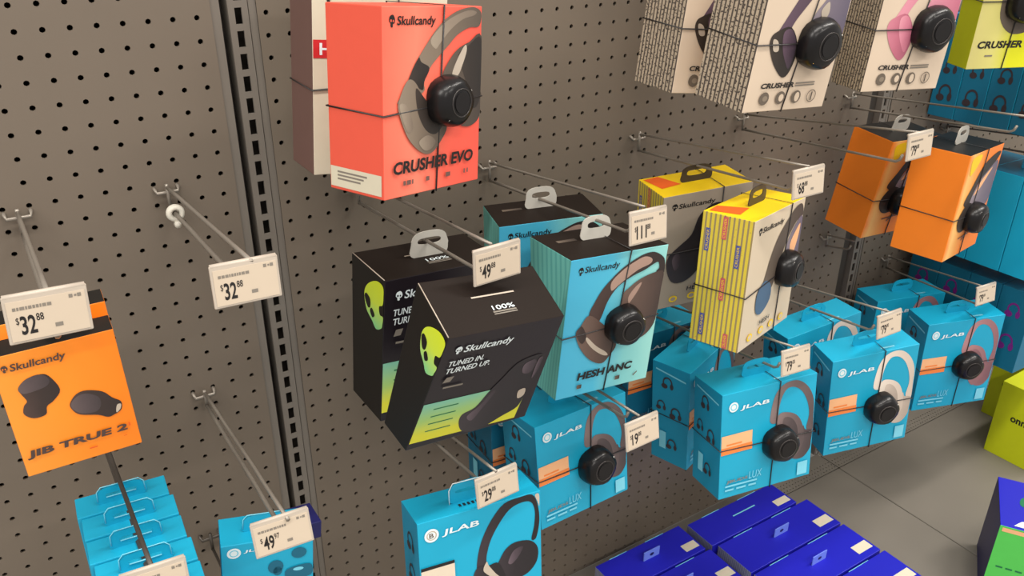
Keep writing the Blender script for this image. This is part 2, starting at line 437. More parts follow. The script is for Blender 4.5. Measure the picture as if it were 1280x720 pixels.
hole_sheet('pegboard_panel', [(58.4 + k) * INCH for k in range(0, 34)], rows, (58.0 * INCH, 92.5 * INCH), zr, .0031, .004, pwall, PEG, wall)
v, f = box_data(-1.0, 2.6, .03, .04, ZO - 1.1, ZO + zr[1]); mesh_obj('backing_board', v, f, PEGDARK, wall)
# folded panel edges beside the first upright
for (x0, x1, y0, y1) in ((7.62 * INCH, 8.02 * INCH, 0.0012, 0.012), (9.28 * INCH, 9.62 * INCH, 0.0015, 0.012), (57.75 * INCH, 58.0 * INCH, .0012, .012)):
    v, f = box_data(x0, x1, y0, y1, ZO - 1.1, ZO + zr[1]); mesh_obj('panel_edge', v, f, UPR, wall)
v, f = box_data(55.35 * INCH, 56.75 * INCH, .012, .02, ZO - 1.1, ZO + zr[1]); mesh_obj('upright_recess', v, f, UPRD, wall)
def upright(x, hw):
    V = []; F = []; sw = .0040; y = .0005
    z = zr[0]
    k = int(ZB)
    segs = []
    for k in range(ZB, ZT + 1):
        zc = k * INCH - .0015
        segs.append((zc - .0090, zc + .0090))
    zprev = zr[0]
    def quad(x0, x1, z0, z1, ya=y, yb=y):
        b = len(V); V.extend([(x0, ya, z0 + ZO), (x1, yb, z0 + ZO), (x1, yb, z1 + ZO), (x0, ya, z1 + ZO)]); F.append((b, b + 1, b + 2, b + 3))
    quad(x - hw, x - sw, *zr); quad(x + sw, x + hw, *zr)
    for a, b_ in segs:
        quad(x - sw, x + sw, zprev, a); zprev = b_
        b = len(V)
        for xx, zz in ((x - sw, a), (x + sw, a), (x + sw, b_), (x - sw, b_)):
            V.append((xx, y, zz + ZO)); V.append((xx, y + .003, zz + ZO))
        for i in range(4):
            j = (i + 1) % 4; F.append((b + 2 * i, b + 2 * j, b + 2 * j + 1, b + 2 * i + 1))
    quad(x - sw, x + sw, zprev, zr[1])
    quad(x - hw, x - hw, *zr, ya=y + .024, yb=y); quad(x + hw, x + hw, *zr, ya=y, yb=y + .024)
    return mesh_obj('upright_post', V, F, UPR, wall)
upright(U1, .0112); upright(U2, .0100)

# base decks (two, with a seam below the second upright) and the shop floor
DZ = -1.10
def deck(x0, x1, label):
    t = thing('base_deck', label, 'shelf', (x0, 0, ZO + DZ))
    put = lambda a, c, d: (a - x0, c, -d)
    n = int((x1 - x0) / .0095)
    xs = [x0 + .008 + .0095 * i for i in range(n)]
    hole_sheet('perforated_strip', xs, [-.055, -.0455, -.036], (x0, x1), (-.062, -.0005), .0017, .003, put, DECK, t)
    v, f = box_data(0, x1 - x0, -.50, -.0622, -.03, 0); o = mesh_obj('deck_plate', v, f, DECK, t)
    bv = o.modifiers.new('edge', 'BEVEL'); bv.width = .002; bv.segments = 2
    v, f = box_data(0, x1 - x0, -.06, -.001, -.03, -.012); mesh_obj('under_tray', v, f, PEGDARK, t)
    v, f = box_data(0.002, x1 - x0 - .002, -.47, -.45, -(ZO + DZ), -.03); mesh_obj('kick_plate', v, f, UPRD, t)
deck(U1 + .001 - 1.219 + .0, U1 - .001, 'grey metal base shelf at the lower left under the pegboard')
deck(U1 + .001, U2 - .001, 'long grey metal base shelf carrying the royal blue boxes')
deck(U2 + .001, U2 + 1.218, 'grey metal base shelf right of the floor seam with yellow-green boxes')
v, f = box_data(-4, 6, -6, .3, -.02, 0); fl = mesh_obj('floor', v, f, FLOOR); fl['kind'] = 'structure'

# ------------------------------------------------------------------ hooks
def hook(x, zt, ztip, zp, zptip, label, ytip=-.333, ypeg=-.305, m=WIRE, xtip=None, wire=True, r=.0021, zbar=None, group=None):
    t = thing('peg_hook', label, 'hook', (x, 0, zt + ZO))
    dx = (xtip - x) if xtip is not None else 0.0
    zb = (zbar if zbar is not None else zt - .008) - zt
    pr = lambda X: [(X, .004, zb + .006), (X, -.004, zb + .005), (X, -.0075, zb), ]
    bar = [(-.0127, .006, zb + .005), (-.0127, -.004, zb + .004), (-.0115, -.0075, zb), (0.0115, -.0075, zb), (.0127, -.004, zb + .004), (.0127, .006, zb + .005)]
    tube('mounting_bar', [(bar, False)], .0022, m, t)
    tube('back_stem', [([(0, -.0085, .004), (0, -.0085, zp - zt - .002)], False)], .0022, m, t)
    def along(z0, z1, y1, n=6): return [(dx * k / n * (y1 / ytip), -.0085 + (y1 + .0085) * k / n, z0 + (z1 - z0) * k / n) for k in range(n + 1)]
    pg = along(zp - zt, zptip - zt, ypeg)
    e = pg[-1]; pg += [(e[0], e[1] - .006, e[2] + .004), (e[0], e[1] - .009, e[2] + .012)]
    tube('peg', [(pg, False)], r, m, t)
    if wire: tube('tag_wire', [(along(0, ztip - zt, ytip), False)], r * .85, m, t)
    return t
hook(.114, -.1805, -.150, -.2065, -.190, 'empty wire hook with a white plastic ring above the bare pegboard', zbar=-.187, r=.0026)
hook(-.038, -.1805, -.139, -.2065, -.190, 'wire hook carrying the orange earbud cartons at the left edge', zbar=-.187, r=.0026)
hook(.114, -.458, -.428, -.478, -.462, 'wire hook carrying the cyan earbud carton beside the slotted upright', zbar=-.464, r=.0026)
hook(.0875, -.683, -.66, -.706, -.69, 'dark wire hook low on the pegboard under the cyan earbud carton', zbar=-.688, m=WIRED, wire=False)
hook(-.0127, -.458, -.428, -.478, -.470, 'dark wire hook threaded through the row of cyan earbud tabs', zbar=-.464, m=WIRED, r=.0030)
ux = [(.345, .350, 'wire hook carrying the two black cartons'), (.5445, .5485, 'wire hook carrying the pale aqua cartons'),
      (.8196, .8196, 'wire hook carrying the yellow cartons'), (1.0507, 1.0447, 'empty wire hook crossing in front of the left orange carton'),
      (1.336, 1.338, 'wire hook carrying the two orange headphone cartons')]
for x, xt, lb in ux:
    hook(x, -.2240 if x > .4 else -.2120, -.1885 if x < 1.0 else (-.178 if x < 1.2 else -.197), -.2500 if x > .4 else -.2440, -.2270, lb, xtip=xt)
lx = [(.345, .3537, -.470, 'wire hook carrying the cyan carton with the black on-ear headphone'), (.5445, .5656, -.472, 'wire hook carrying the cyan carton under the aqua cartons'),
      (.835, .8504, -.460, 'wire hook carrying the cyan cartons below the yellow ones'), (1.06, 1.0649, -.463, 'wire hook carrying the cyan cartons with the cream headphone')]
for x, xt, zt_, lb in lx:
    k = .026 if abs(x - .5445) < .001 else 0.0
    hook(x, -.508 + k, zt_, -.533 + k, -.507 + k * .7, lb, xtip=xt)
hook(1.56, -.608, -.566, -.634, -.606, 'wire hook right of the slotted upright carrying rose headphone cartons', xtip=1.50, ytip=-.252, ypeg=-.25)
hook(1.336, -.508, -.50, -.531, -.522, 'short empty bracket hook on the pegboard below the orange cartons', ypeg=-.055, ytip=-.07)
hook(.329, .062, .09, .044, .066, 'wire hook at the top carrying the coral carton')
for x, lb in ((.832, 'wire hook at the top carrying the two patterned white cartons'), (1.07, 'wire hook at the top carrying the pink headphone carton'), (1.345, 'wire hook at the top carrying the lime carton')):
    hook(x, .140, .17, .115, .135, lb)
for z, lb in ((-.085, 'upper'), (-.36, 'middle'), (-.585, 'lower')):
    hook(1.675, z + .026, z + .06, z, z + .02, 'wire hook carrying the %s row of blue cartons at the right' % lb)
# white stopper ring on the empty hook
st = thing('hook_stopper', 'white plastic ring stopper on the empty hook near the wall', 'stopper', (.1145, -.028, -.2055 + ZO))
V = []; F = []; n1, n2 = 18, 8
for i in range(n1):
    a = 2 * math.pi * i / n1
    for j in range(n2):
        b = 2 * math.pi * j / n2; rr = .0068 + .0036 * math.cos(b)
        V.append((rr * math.cos(a), .0055 * math.sin(b), rr * math.sin(a)))
for i in range(n1):
    for j in range(n2): F.append((i * n2 + j, ((i + 1) % n1) * n2 + j, ((i + 1) % n1) * n2 + (j + 1) % n2, i * n2 + (j + 1) % n2))
mesh_obj('ring', V, F, WHITEP, st, smooth=True)
v, f = tube_data([([(0, -.007, -.009), (0, -.004, -.014), (0, .004, -.014)], False)], .0035, 8); mesh_obj('latch', v, f, WHITEP, st, smooth=True)

# ------------------------------------------------------------------ price tags
def price_tag(q, price, cents, label):
    x, y, z, yaw, pi_, ro = q[:6]; wd, ht = .0575, .0372
    t = thing('price_tag', label, 'price tag', (x, y, z + ZO), (pi_, ro, yaw), 'price tags on hook ends')
    v, f = box_data(-wd / 2, wd / 2, -.0012, .0016, -ht, 0)
    o = mesh_obj('holder', v, f, HOLD, t); bv = o.modifiers.new('edge', 'BEVEL'); bv.width = .001; bv.segments = 2
    v, f = tube_data([([(-wd / 2 + .001, .001, -.001), (wd / 2 - .001, .001, -.001)], False)], .0024, 8); mesh_obj('clip_rail', v, f, HOLD, t, smooth=True)
    v, f = box_data(-wd / 2 + .0022, wd / 2 - .0022, -.0016, -.0010, -ht + .0022, -.0042); mesh_obj('paper_label', v, f, LABELP, t)
    W, H = wd - .0044, ht - .0064
    def put(a, b): return (-wd / 2 + .0022 + a * W, -.0018, -.0042 - b * H)
    def tx(body, u0, v0, u1, v1, m, bold=0.0, name='price_lettering'):
        vv, ff = text_geo(body, bold); mesh_obj(name, [put(u0 + (u1 - u0) * a, v0 + (v1 - v0) * b) for a, b in vv], ff, m, t)
    n = len(price); tx('$', .085, .40, .125, .60, INK)
    tx(price, .135, .38, .135 + .098 * n, .86, INK, .022)
    tx(cents, .145 + .098 * n, .37, .24 + .098 * n, .56, INK, .01)
    bars = []
    u = .07
    rr = random.Random(price + label)
    while u < .56:
        k = rr.uniform(.02, .06); bars.append((u, .15, u + k, .23)); u += k + .012
    bars += [(.79, .05, .84, .14), (.86, .07, .89, .12), (.90, .05, .95, .14), (.56, .70, .66, .80)]
    V = []; F = []
    for a, b, c, d in bars:
        k = len(V); V += [put(a, b), put(c, b), put(c, d), put(a, d)]; F.append((k, k + 1, k + 2, k + 3))
    mesh_obj('small_print', V, F, INKG, t)
T = [([0.1081, -0.3317, -0.1488, 0.0151, -0.1279, 0.0362], '32', '88', 'price tag reading $32.88 on the empty hook before the slotted upright'),
     ([-0.0399, -0.3332, -0.1373, 0.0615, -0.1081, 0.0614], '32', '88', 'price tag reading $32.88 over the orange earbud carton'),
     ([0.1072, -0.3273, -0.4247, -0.0951, -0.202, -0.0188], '49', '97', 'price tag reading $49.97 before the cyan earbud carton'),
     ([0.3505, -0.3422, -0.1865, 0.0737, -0.0332, 0.0062], '49', '88', 'price tag reading $49.88 above the black carton'),
     ([0.5485, -0.3392, -0.1895, 0.0739, -0.1467, 0.0598], '111', '88', 'price tag reading $111 above the pale aqua carton'),
     ([0.8196, -0.3328, -0.1903, -0.016, -0.117, 0.0005], '68', '88', 'price tag reading $68 above the right yellow carton'),
     ([1.0447, -0.3346, -0.1772, 0.0084, -0.0907, 0.0034], '79', '88', 'price tag hanging in front of the orange headphone cartons'),
     ([0.3537, -0.332, -0.4713, 0.0339, -0.1388, -0.007], '29', '88', 'price tag reading $29 over the front cyan carton'),
     ([0.5656, -0.3373, -0.4728, 0.0752, -0.2022, 0.0376], '19', '88', 'price tag reading $19 right of the cyan carton beneath the aqua one'),
     ([0.8504, -0.3358, -0.4601, -0.0237, -0.2105, 0.0691], '79', '00', 'price tag over the cyan carton with the taupe headphone'),
     ([1.0649, -0.3345, -0.4642, -0.016, -0.1769, 0.0161], '79', '00', 'price tag behind the carton with the cream headphone'),
     ([1.500, -0.2555, -0.5610, -0.0689, -0.1703, 0.0092], '79', '00', 'rightmost price tag, above the rose headphone carton'),
     ([-0.0125, -0.333, -0.4225, -0.05, -0.17, 0.02], '29', '88', 'price tag at the bottom edge before the row of cyan earbud cartons')]
for a in T: price_tag(*a)

# ------------------------------------------------------------------ cartons: coral
def crusher_text(c, v0, v1, u0=.075, u1=.916, body='CRUSHER EVO', m=INK): c.text('F', body, u0, v0, u1, v1, m, .036, .12, 'product_lettering')
c = Carton('headphone_box', 'coral red headphone carton with large grey headphone picture', 'box',
           [.314, -.2418, .0321, .3391, -.0358, .1056, .1342, .1716, .0738, .0741], {'*': CORAL, 'F': CORALF})
skull_logo(c, 'F', .088, .073, .026, .03, INK, CORAL)
c.text('F', 'Skullcandy', .13, .048, .505, .108, INK, .018, .15, 'brand_lettering')
c.poly('F', [(0.135, 0.493), (0.17, 0.45), (0.225, 0.4), (0.275, 0.327), (0.331, 0.262), (0.416, 0.19), (0.502, 0.124), (0.604, 0.066), (0.724, 0.025), (0.848, 0.006), (0.928, 0.008), (0.986, 0.037), (0.965, 0.107), (0.853, 0.114), (0.728, 0.151), (0.638, 0.203), (0.534, 0.261), (0.446, 0.319), (0.388, 0.393), (0.374, 0.446)], HPG, 'headphone_print')
c.poly('F', [(.45, .175), (.55, .105), (.68, .055), (.84, .022), (.93, .03), (.9, .05), (.78, .07), (.65, .125), (.55, .19), (.5, .22)], HPGL, 'headphone_print')
c.poly('F', [(0.331, 0.262), (0.261, 0.334), (0.225, 0.4), (0.303, 0.412), (0.374, 0.431), (0.388, 0.385), (0.439, 0.319), (0.359, 0.286)], HPD, 'headphone_print')
c.poly('F', [(0.573, 0.363), (0.64, 0.288), (0.731, 0.228), (0.856, 0.192), (0.993, 0.167), (.995, 0.533), (.995, 0.6), (0.958, 0.643), (0.875, 0.666), (0.776, 0.654), (0.648, 0.603), (0.538, 0.503)], HPM, 'headphone_print')
c.poly('F', [(.74, .26), (.85, .21), (.99, .18), (.99, .5), (.9, .56), (.82, .4)], HPD, 'headphone_print')
c.poly('F', [(0.672, 0.36), (0.732, 0.275), (0.809, 0.207), (0.826, 0.239), (0.781, 0.317), (0.735, 0.37)], HPL, 'headphone_print')
c.poly('F', [(0.135, 0.481), (0.135, 0.534), (0.175, 0.613), (0.231, 0.688), (0.317, 0.751), (0.406, 0.784), (0.481, 0.776), (0.557, 0.725), (0.618, 0.665), (0.601, 0.623), (0.539, 0.586), (0.389, 0.481), (0.288, 0.384), (0.212, 0.38)], HPG, 'headphone_print')
c.poly('F', [(.3, .42), (.39, .48), (.54, .59), (.58, .63), (.5, .68), (.4, .65), (.32, .55)], HPD, 'headphone_print')
c.poly('F', [(.14, .5), (.2, .5), (.25, .56), (.27, .63), (.22, .65), (.17, .58)], HPGL, 'headphone_print')
c.poly('F', [(.33, .71), (.42, .68), (.5, .72), (.45, .76), (.38, .76)], HPGL, 'headphone_print')
crusher_text(c, .80, .87)
c.multi('F', [[(u, .91), (u + wd_, .91), (u + wd_, .935), (u, .935)] for u, wd_ in ((.17, .025), (.205, .04), (.255, .015), (.40, .035), (.61, .05), (.81, .015), (.845, .015))], MAROON, 'feature_icons')
c.rect('L', .02, .868, .96, .982, OFFW, 'barcode_sticker')
c.multi('L', [[(.15 + .0 * k, .89 + .02 * k), (.7 - .06 * k, .89 + .02 * k), (.7 - .06 * k, .9 + .02 * k), (.15, .9 + .02 * k)] for k in range(3)], INKG, 'sticker_text')
c.wrap(.585, .50, .024, -.07, .0, .55)
# white and red carton behind
c = Carton('headphone_box', 'off-white carton with a red top behind the coral carton', 'box',
           [0.3355, -0.1115, 0.0447, -0.0451, -0.0448, 0.1021, 0.1501, 0.2028, 0.0747], {'*': OFFW, 'L': MAROON, 'T': CORAL})
c.rect('F', .0, .31, .5, .40, RED, 'red_band'); c.text('F', 'HELLO', .05, .325, .45, .385, WPR, .02, 0, 'band_lettering')
skull_logo(c, 'F', .12, .10, .03, .03, INK, OFFW)
c.wrap(.62, .50, .023, 0, 0, .56, puck=False)

# ------------------------------------------------------------------ cartons: black
def black_box(q, label):
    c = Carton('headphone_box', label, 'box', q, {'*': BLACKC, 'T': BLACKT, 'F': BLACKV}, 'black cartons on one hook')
    c.poly('F', [(0.004, 0.568), (0.903, 0.597), (0.888, 0.972), (0.004, 0.934)], PANELG, 'colour_panel_print', False)
    c.multi('F', [[(.10, .63 + .07 * k), (.3, .635 + .07 * k), (.3, .645 + .07 * k), (.10, .64 + .07 * k)] for k in range(4)], DGREEN, 'feature_text')
    c.poly('F', [(0.37, 0.856), (0.371, 0.768), (0.466, 0.726), (0.535, 0.603), (0.613, 0.499), (0.703, 0.378), (0.824, 0.335), (0.932, 0.344), (0.955, 0.498), (0.918, 0.638), (0.898, 0.726), (0.874, 0.849), (0.758, 0.906), (0.645, 0.962), (0.564, .99), (0.435, 0.957)], HPK, 'headphone_print')
    c.poly('F', [(.42, .80), (.5, .72), (.57, .60), (.6, .62), (.54, .74), (.48, .86)], HPKL, 'headphone_print')
    c.poly('F', [(.78, .40), (.86, .37), (.9, .42), (.86, .5), (.79, .48)], HPKL, 'headphone_print')
    c.poly('F', [(.82, .67), (.88, .66), (.89, .73), (.84, .75)], HPL, 'headphone_print')
    c.poly('F', [(.9, .38), (.94, .37), (.93, .5), (.9, .56)], HPKL, 'headphone_print')
    skull_logo(c, 'F', .118, .112, .026, .03, WPR, BLACKV)
    c.text('F', 'Skullcandy', .16, .082, .575, .155, WPR, .016, .15, 'brand_lettering')
    c.text('F', 'TUNED IN.', .075, .20, .36, .245, WPR, .016, .15, 'slogan_lettering')
    c.text('F', 'TURNED UP.', .075, .262, .43, .307, WPR, .016, .15, 'slogan_lettering')
    c.multi('F', [[(.10, .34), (.16, .34), (.14, .385), (.08, .385)], [(.10, .425), (.26, .43), (.26, .445), (.10, .44)]], INKG, 'small_print')
    c.poly('L', [(0.415, 0.202), (0.464, 0.137), (0.611, 0.079), (0.812, 0.037), (.97, 0.044), (.99, 0.105), (0.97, 0.165), (0.87, 0.194), (0.898, 0.244), (.99, 0.242), (.98, 0.294), (0.948, 0.328), (0.791, 0.364), (0.663, 0.331), (0.491, 0.29)], SKULL, 'skull_print')
    c.poly('L', [(.9, .235), (.97, .165), (.996, .16), (.996, .24)], BLACKC, 'skull_print_cheek', False)
    c.poly('L', [(0.43, 0.21), (0.48, 0.178), (0.60, 0.196), (0.605, 0.25), (0.522, 0.262)], BLACKC, 'skull_print_eye')
    c.poly('L', [(0.604, 0.275), (0.656, 0.246), (0.747, 0.277), (0.677, 0.306)], BLACKC, 'skull_print_nose')
    c.text('T', '100%', .45, .60, .64, .68, WPR, .01, 0, 'lid_lettering')
    c.multi('T', [[(.44, .70), (.64, .70), (.64, .725), (.44, .725)], [(.44, .74), (.64, .74), (.64, .76), (.44, .76)]], INKG, 'lid_small_print')
    c.rect('T', .33, .40, .70, .425, HPL, 'tab_slit')
    a = [c.c['BTL'], c.c['FTL']]; tube('pale_edge', [([c.P('T', .004, .02, .0004), c.P('T', .004, .98, .0004)], False)], .0006, HPL, c.root, 5)  # thin pale line along the left edge of the lid
    return c
black_box([0.3451, -0.3492, -0.2323, 0.0665, 0.2257, 0.1578, 0.1473, 0.1703, 0.0656, 0.045, 0.16, 0.0208], 'front black carton tipped forward, its lid facing up')
c = black_box([0.3474, -0.1945, -0.2515, 0.025, 0.0414, 0.067, 0.1488, 0.1823, 0.0827, 0.0752, .1488, 0.0], 'rear black carton with a grey arched hanger, half hidden by its twin')
c.tab(.046, .032, GREYTAB, .002, 0, (.66, .26))

# ------------------------------------------------------------------ cartons: aqua
def aqua_box(q, label, wrap=True):
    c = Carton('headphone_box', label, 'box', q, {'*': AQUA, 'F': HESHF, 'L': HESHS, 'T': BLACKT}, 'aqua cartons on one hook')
    skull_logo(c, 'F', .11, .085, .024, .026, INK, AQUA)
    c.text('F', 'Skullcandy', .145, .058, .50, .112, INK, .012, .12, 'brand_lettering')
    c.poly('F', [(0.245, 0.402), (0.294, 0.307), (0.353, 0.234), (0.43, 0.174), (0.522, 0.116), (0.632, 0.07), (0.747, 0.038), (0.854, 0.036), (0.951, 0.076), (0.986, 0.121), (0.99, 0.203), (0.906, 0.178), (0.932, 0.155), (0.913, 0.112), (0.86, 0.121), (0.775, 0.151), (0.658, 0.178), (0.545, 0.219), (0.479, 0.261), (0.419, 0.334), (0.378, 0.432), (0.34, 0.468)], HPBD, 'headphone_print')
    c.poly('F', [(0.448, 0.257), (0.435, 0.195), (0.526, 0.131), (0.636, 0.085), (0.751, 0.056), (0.834, 0.078), (0.827, 0.112), (0.71, 0.139), (0.598, 0.185), (0.516, 0.225)], HPPK, 'headphone_print')
    c.poly('F', [(0.568, 0.324), (0.644, 0.252), (0.757, 0.205), (0.891, 0.181), (0.988, 0.187), (.99, 0.311), (.99, 0.449), (0.975, 0.562), (0.894, 0.637), (0.783, 0.647), (0.648, 0.545)], HPB, 'headphone_print')
    c.poly('F', [(.64, .32), (.7, .26), (.76, .235), (.74, .28), (.68, .35), (.65, .37)], HPPK, 'headphone_print')
    c.poly('F', [(0.581, 0.668), (0.528, 0.734), (0.446, 0.786), (0.306, 0.734), (0.183, 0.623), (0.127, 0.516), (0.168, 0.47), (0.244, 0.402), (0.384, 0.475), (0.538, 0.588)], HPB, 'headphone_print')
    c.poly('F', [(.25, .56), (.36, .64), (.47, .70), (.5, .73), (.44, .72), (.33, .66), (.25, .59)], HPL, 'headphone_print')
    c.poly('F', [(.13, .52), (.17, .47), (.21, .5), (.24, .56), (.2, .6)], HPBD, 'headphone_print')
    c.text('F', 'HESH ANC', .197, .82, .795, .878, INK, .042, .12, 'product_lettering')
    for u in (.205, .62): c.rect('F', u, .912, u + .05, .942, HPM, 'feature_icon')
    c.multi('F', [[(.82, .935), (.86, .91), (.865, .918), (.825, .945)]], HPM, 'feature_icon')
    if wrap: c.wrap(.60, .50, .025, -.09, 0, .54)
    c.tab(.041, .030, GREYTAB, .0, .008, (.6, .28))
    c.rect('T', .13, .32, .32, .40, HPM, 'lid_print')
    return c
aqua_box([0.546, -0.2589, -0.254, -0.0753, -0.0525, 0.0494, 0.1371, 0.1896, 0.0949, 0.0539], 'front pale aqua headphone carton with brown headphone picture')
aqua_box([0.5464, -0.1386, -0.2531, -0.259, 0.0432, -0.0139, 0.1412, 0.19, 0.0726, 0.055], 'rear pale aqua carton peeking out behind the black lid', False)

# ------------------------------------------------------------------ cartons: yellow
def yellow_box(q, label, fm, front):
    c = Carton('headphone_box', label, 'box', q, {'*': YEL, 'F': fm, 'L': YELS, 'B': YELS, 'R': YELS}, 'yellow cartons on one hook')
    skull_logo(c, 'F', .13, .10, .03, .027, INK, fm)
    c.text('F', 'Skullcandy', .17, .078, .58, .130, INK, .014, .12, 'brand_lettering')
    if front:
        c.poly('F', [(0.214, 0.607), (0.323, 0.521), (0.403, 0.35), (0.536, 0.191), (0.78, 0.051), (0.932, 0.041), (.98, 0.136), (0.86, 0.16), (0.7, 0.28), (0.6, 0.45), (0.52, 0.6), (0.36, 0.70)], HPM, 'headphone_print')
        c.poly('F', [(.72, .3), (.85, .18), (.97, .14), (.99, .3), (.97, .5), (.8, .6), (.66, .5)], HPV, 'headphone_print')
        c.poly('F', [(.78, .33), (.88, .23), (.95, .2), (.93, .33), (.85, .45)], PEACH, 'headphone_print')
        c.poly('F', [(.22, .6), (.34, .52), (.48, .58), (.5, .7), (.36, .78), (.24, .74)], HPBL, 'headphone_print')
    else:
        c.poly('F', [(.08, .62), (.10, .52), (.22, .44), (.34, .36), (.42, .2), (.6, .12), (.8, .2), (.9, .4), (.8, .6), (.5, .6), (.44, .7), (.3, .78), (.15, .76)], HPK, 'headphone_print')
        c.poly('F', [(.14, .56), (.2, .5), (.24, .6), (.18, .66)], HPKL, 'headphone_print')
    for u in (.184, .398, .594, .794):
        c.multi('F', [ell(u, .925, .05, .03, 12)], YEL, 'feature_icon'); c.multi('F', [ell(u, .925, .03, .018, 10)], fm, 'feature_icon_centre')
    c.text('F', 'HESH', .33, .83, .53, .868, INK, .02, .12, 'product_lettering')
    for (u, v_, m) in ((.142, .202, BLUEP), (.458, .091, PINKP), (.758, .28, BLUEP), (.544, .544, PINKP), (.223, .851, BLUEP), (.728, .96, PINKP)):
        c.rect('L', u - .045, max(.01, v_ - .085), u + .045, min(.99, v_ + .085), m, 'side_block_print')
        c.text('L', 'CRUSHER', u - .025, max(.02, v_ - .075), u + .025, min(.98, v_ + .075), YEL, .0, 0, 'side_lettering', vert=True)
    c.poly('T', [(.03, .08), (.20, .04), (.32, .55), (.09, .62)], ORED, 'lid_label', False)
    c.tab(.050, .026, DARKTAB, .0, 0, (.66, .36), .56)
    return c
c = yellow_box([0.8119, -0.2633, -0.2578, 0.3111, -0.0279, 0.0715, 0.1646, 0.1843, 0.0727], 'front yellow carton turned to show its striped side', CREAM, True)
c.wrap(.70, .50, .026, -.02, 0, .57)
c = yellow_box([0.8211, -0.1375, -0.2630, -0.20, 0.05, -0.045, 0.1493, 0.185, 0.0740], 'rear yellow carton with a grey front and black headphone picture', GREYC, False)
c.wrap(.66, .5, .025, 0, 0, .5, puck=False)

# ------------------------------------------------------------------ cartons: orange
def orange_box(q, label):
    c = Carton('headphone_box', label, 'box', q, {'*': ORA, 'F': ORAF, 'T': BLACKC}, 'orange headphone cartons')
    c.poly('F', [(.1, .04), (.35, .03), (.3, .12), (.15, .2), (.1, .14)], YEL, 'splash_print')
    c.poly('F', [(0.18, 0.472), (0.304, 0.332), (0.509, 0.145), (0.824, 0.067), (0.961, 0.084), (0.805, 0.184), (0.51, 0.283), (0.385, 0.424), (0.415, 0.53)], HPD, 'headphone_print')
    c.poly('F', [(.36, .46), (.5, .3), (.7, .21), (.93, .15), (.97, .3), (.95, .56), (.6, .6), (.4, .6)], HPV, 'headphone_print')
    c.poly('F', [(.42, .42), (.56, .29), (.8, .2), (.72, .27), (.55, .38)], PEACH, 'headphone_print')
    c.poly('F', [(.14, .6), (.3, .48), (.52, .54), (.55, .7), (.35, .76), (.2, .72)], HPD, 'headphone_print')
    c.multi('F', [[(.3, .815), (.66, .8), (.66, .81), (.3, .828)], [(.4, .85), (.52, .79), (.53, .8), (.42, .86)]], MAROON, 'script_print')
    c.wrap(.50, .635, .026, -.02, 0, .60)
    c.tab(.044, .030, GREYTAB, .0, .0, (.55, .26))
    return c
orange_box([1.3384, -0.1140, -0.2691, -0.0349, 0.1108, 0.0542, 0.1405, 0.1857, 0.0840], 'left orange headphone carton behind the dangling price tag')
orange_box([1.3149, -0.243, -0.2572, 0.1725, 0.0158, 0.0388, 0.1399, 0.1825, 0.0894], 'right orange headphone carton with plain side and black puck')

# ------------------------------------------------------------------ cartons: patterned white, lime
def white_box(q, label, kind):
    fm = LIMEF if kind == 'lime' else CRW
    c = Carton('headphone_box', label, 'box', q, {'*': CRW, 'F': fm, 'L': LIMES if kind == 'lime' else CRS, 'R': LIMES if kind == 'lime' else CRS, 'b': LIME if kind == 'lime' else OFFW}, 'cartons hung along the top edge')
    A, B, D = {'dark': (HPPU, HPD, HPV), 'pink': (PINKH, PINKD, PINKH), 'lime': (HPK, HPK, HPK)}[kind]
    if kind != 'lime':
        c.poly('F', [(0.167, 0.612), (0.243, 0.511), (0.347, 0.394), (0.45, 0.26), (0.62, 0.16), (.8, .12), (.95, .18), (.98, .3), (.86, .22), (.7, .25), (0.56, 0.35), (0.462, 0.427), (0.372, 0.503), (0.329, 0.562), (0.271, 0.631)], A, 'headphone_print')
        c.poly('F', [(0.575, 0.486), (0.676, 0.392), (0.747, 0.316), (0.955, 0.26), (0.985, 0.443), (0.985, 0.658), (0.812, 0.66), (.6, .6)], D, 'headphone_print')
        c.poly('F', [(0.13, 0.595), (0.177, 0.561), (0.343, 0.537), (0.475, 0.651), (0.448, 0.775), (0.369, 0.809), (0.232, 0.734), (0.144, 0.646)], B, 'headphone_print')
        c.poly('F', [(.27, .56), (.36, .55), (.45, .64), (.43, .76), (.36, .72), (.29, .64)], A, 'headphone_print')
        if kind == 'dark':
            c.poly('F', [(.65, .45), (.72, .40), (.75, .46), (.70, .5)], HPL, 'headphone_print'); c.poly('F', [(.16, .6), (.22, .61), (.25, .66), (.19, .66)], HPL, 'headphone_print')
        crusher_text(c, .838, .868, .147, .545, 'CRUSHER')
        c.multi('F', [[(.56, .842 + .014 * k), (.80, .840 + .014 * k), (.80, .848 + .014 * k), (.56, .850 + .014 * k)] for k in (0, 1)], INKG, 'product_small_print')
        for k, u in enumerate((.214, .408, .601, .792)):
            if k == 3: c.ring('F', u, .924, .058, .037, .14, HPM, 'feature_icon'); c.rect('F', u - .008, .90, u + .008, .95, HPM, 'feature_icon_mark')
            else:
                c.multi('F', [ell(u, .924, .058, .037, 16)], HPM, 'feature_icon')
                c.multi('F', [ell(u + .01, .924, .03, .016 + .006 * k, 10)], CRW if k else HPG, 'feature_icon_mark')
        c.wrap(.66, .62, .031, -.20, .0, .63, puck=label.find('behind') < 0)
    else:
        c.poly('F', [(.2, .5), (.28, .42), (.5, .35), (.68, .5), (.68, .65), (.54, .75), (.36, .76), (.22, .66)], HPM, 'headphone_print')
        crusher_text(c, .81, .86, .06, .53, 'CRUSHER')
        c.multi('F', [[(.16, .905), (.24, .905), (.24, .915), (.16, .915)]], INKG, 'product_small_print')
        c.wrap(.42, .55, .031, -.05, .0, .55)
    return c
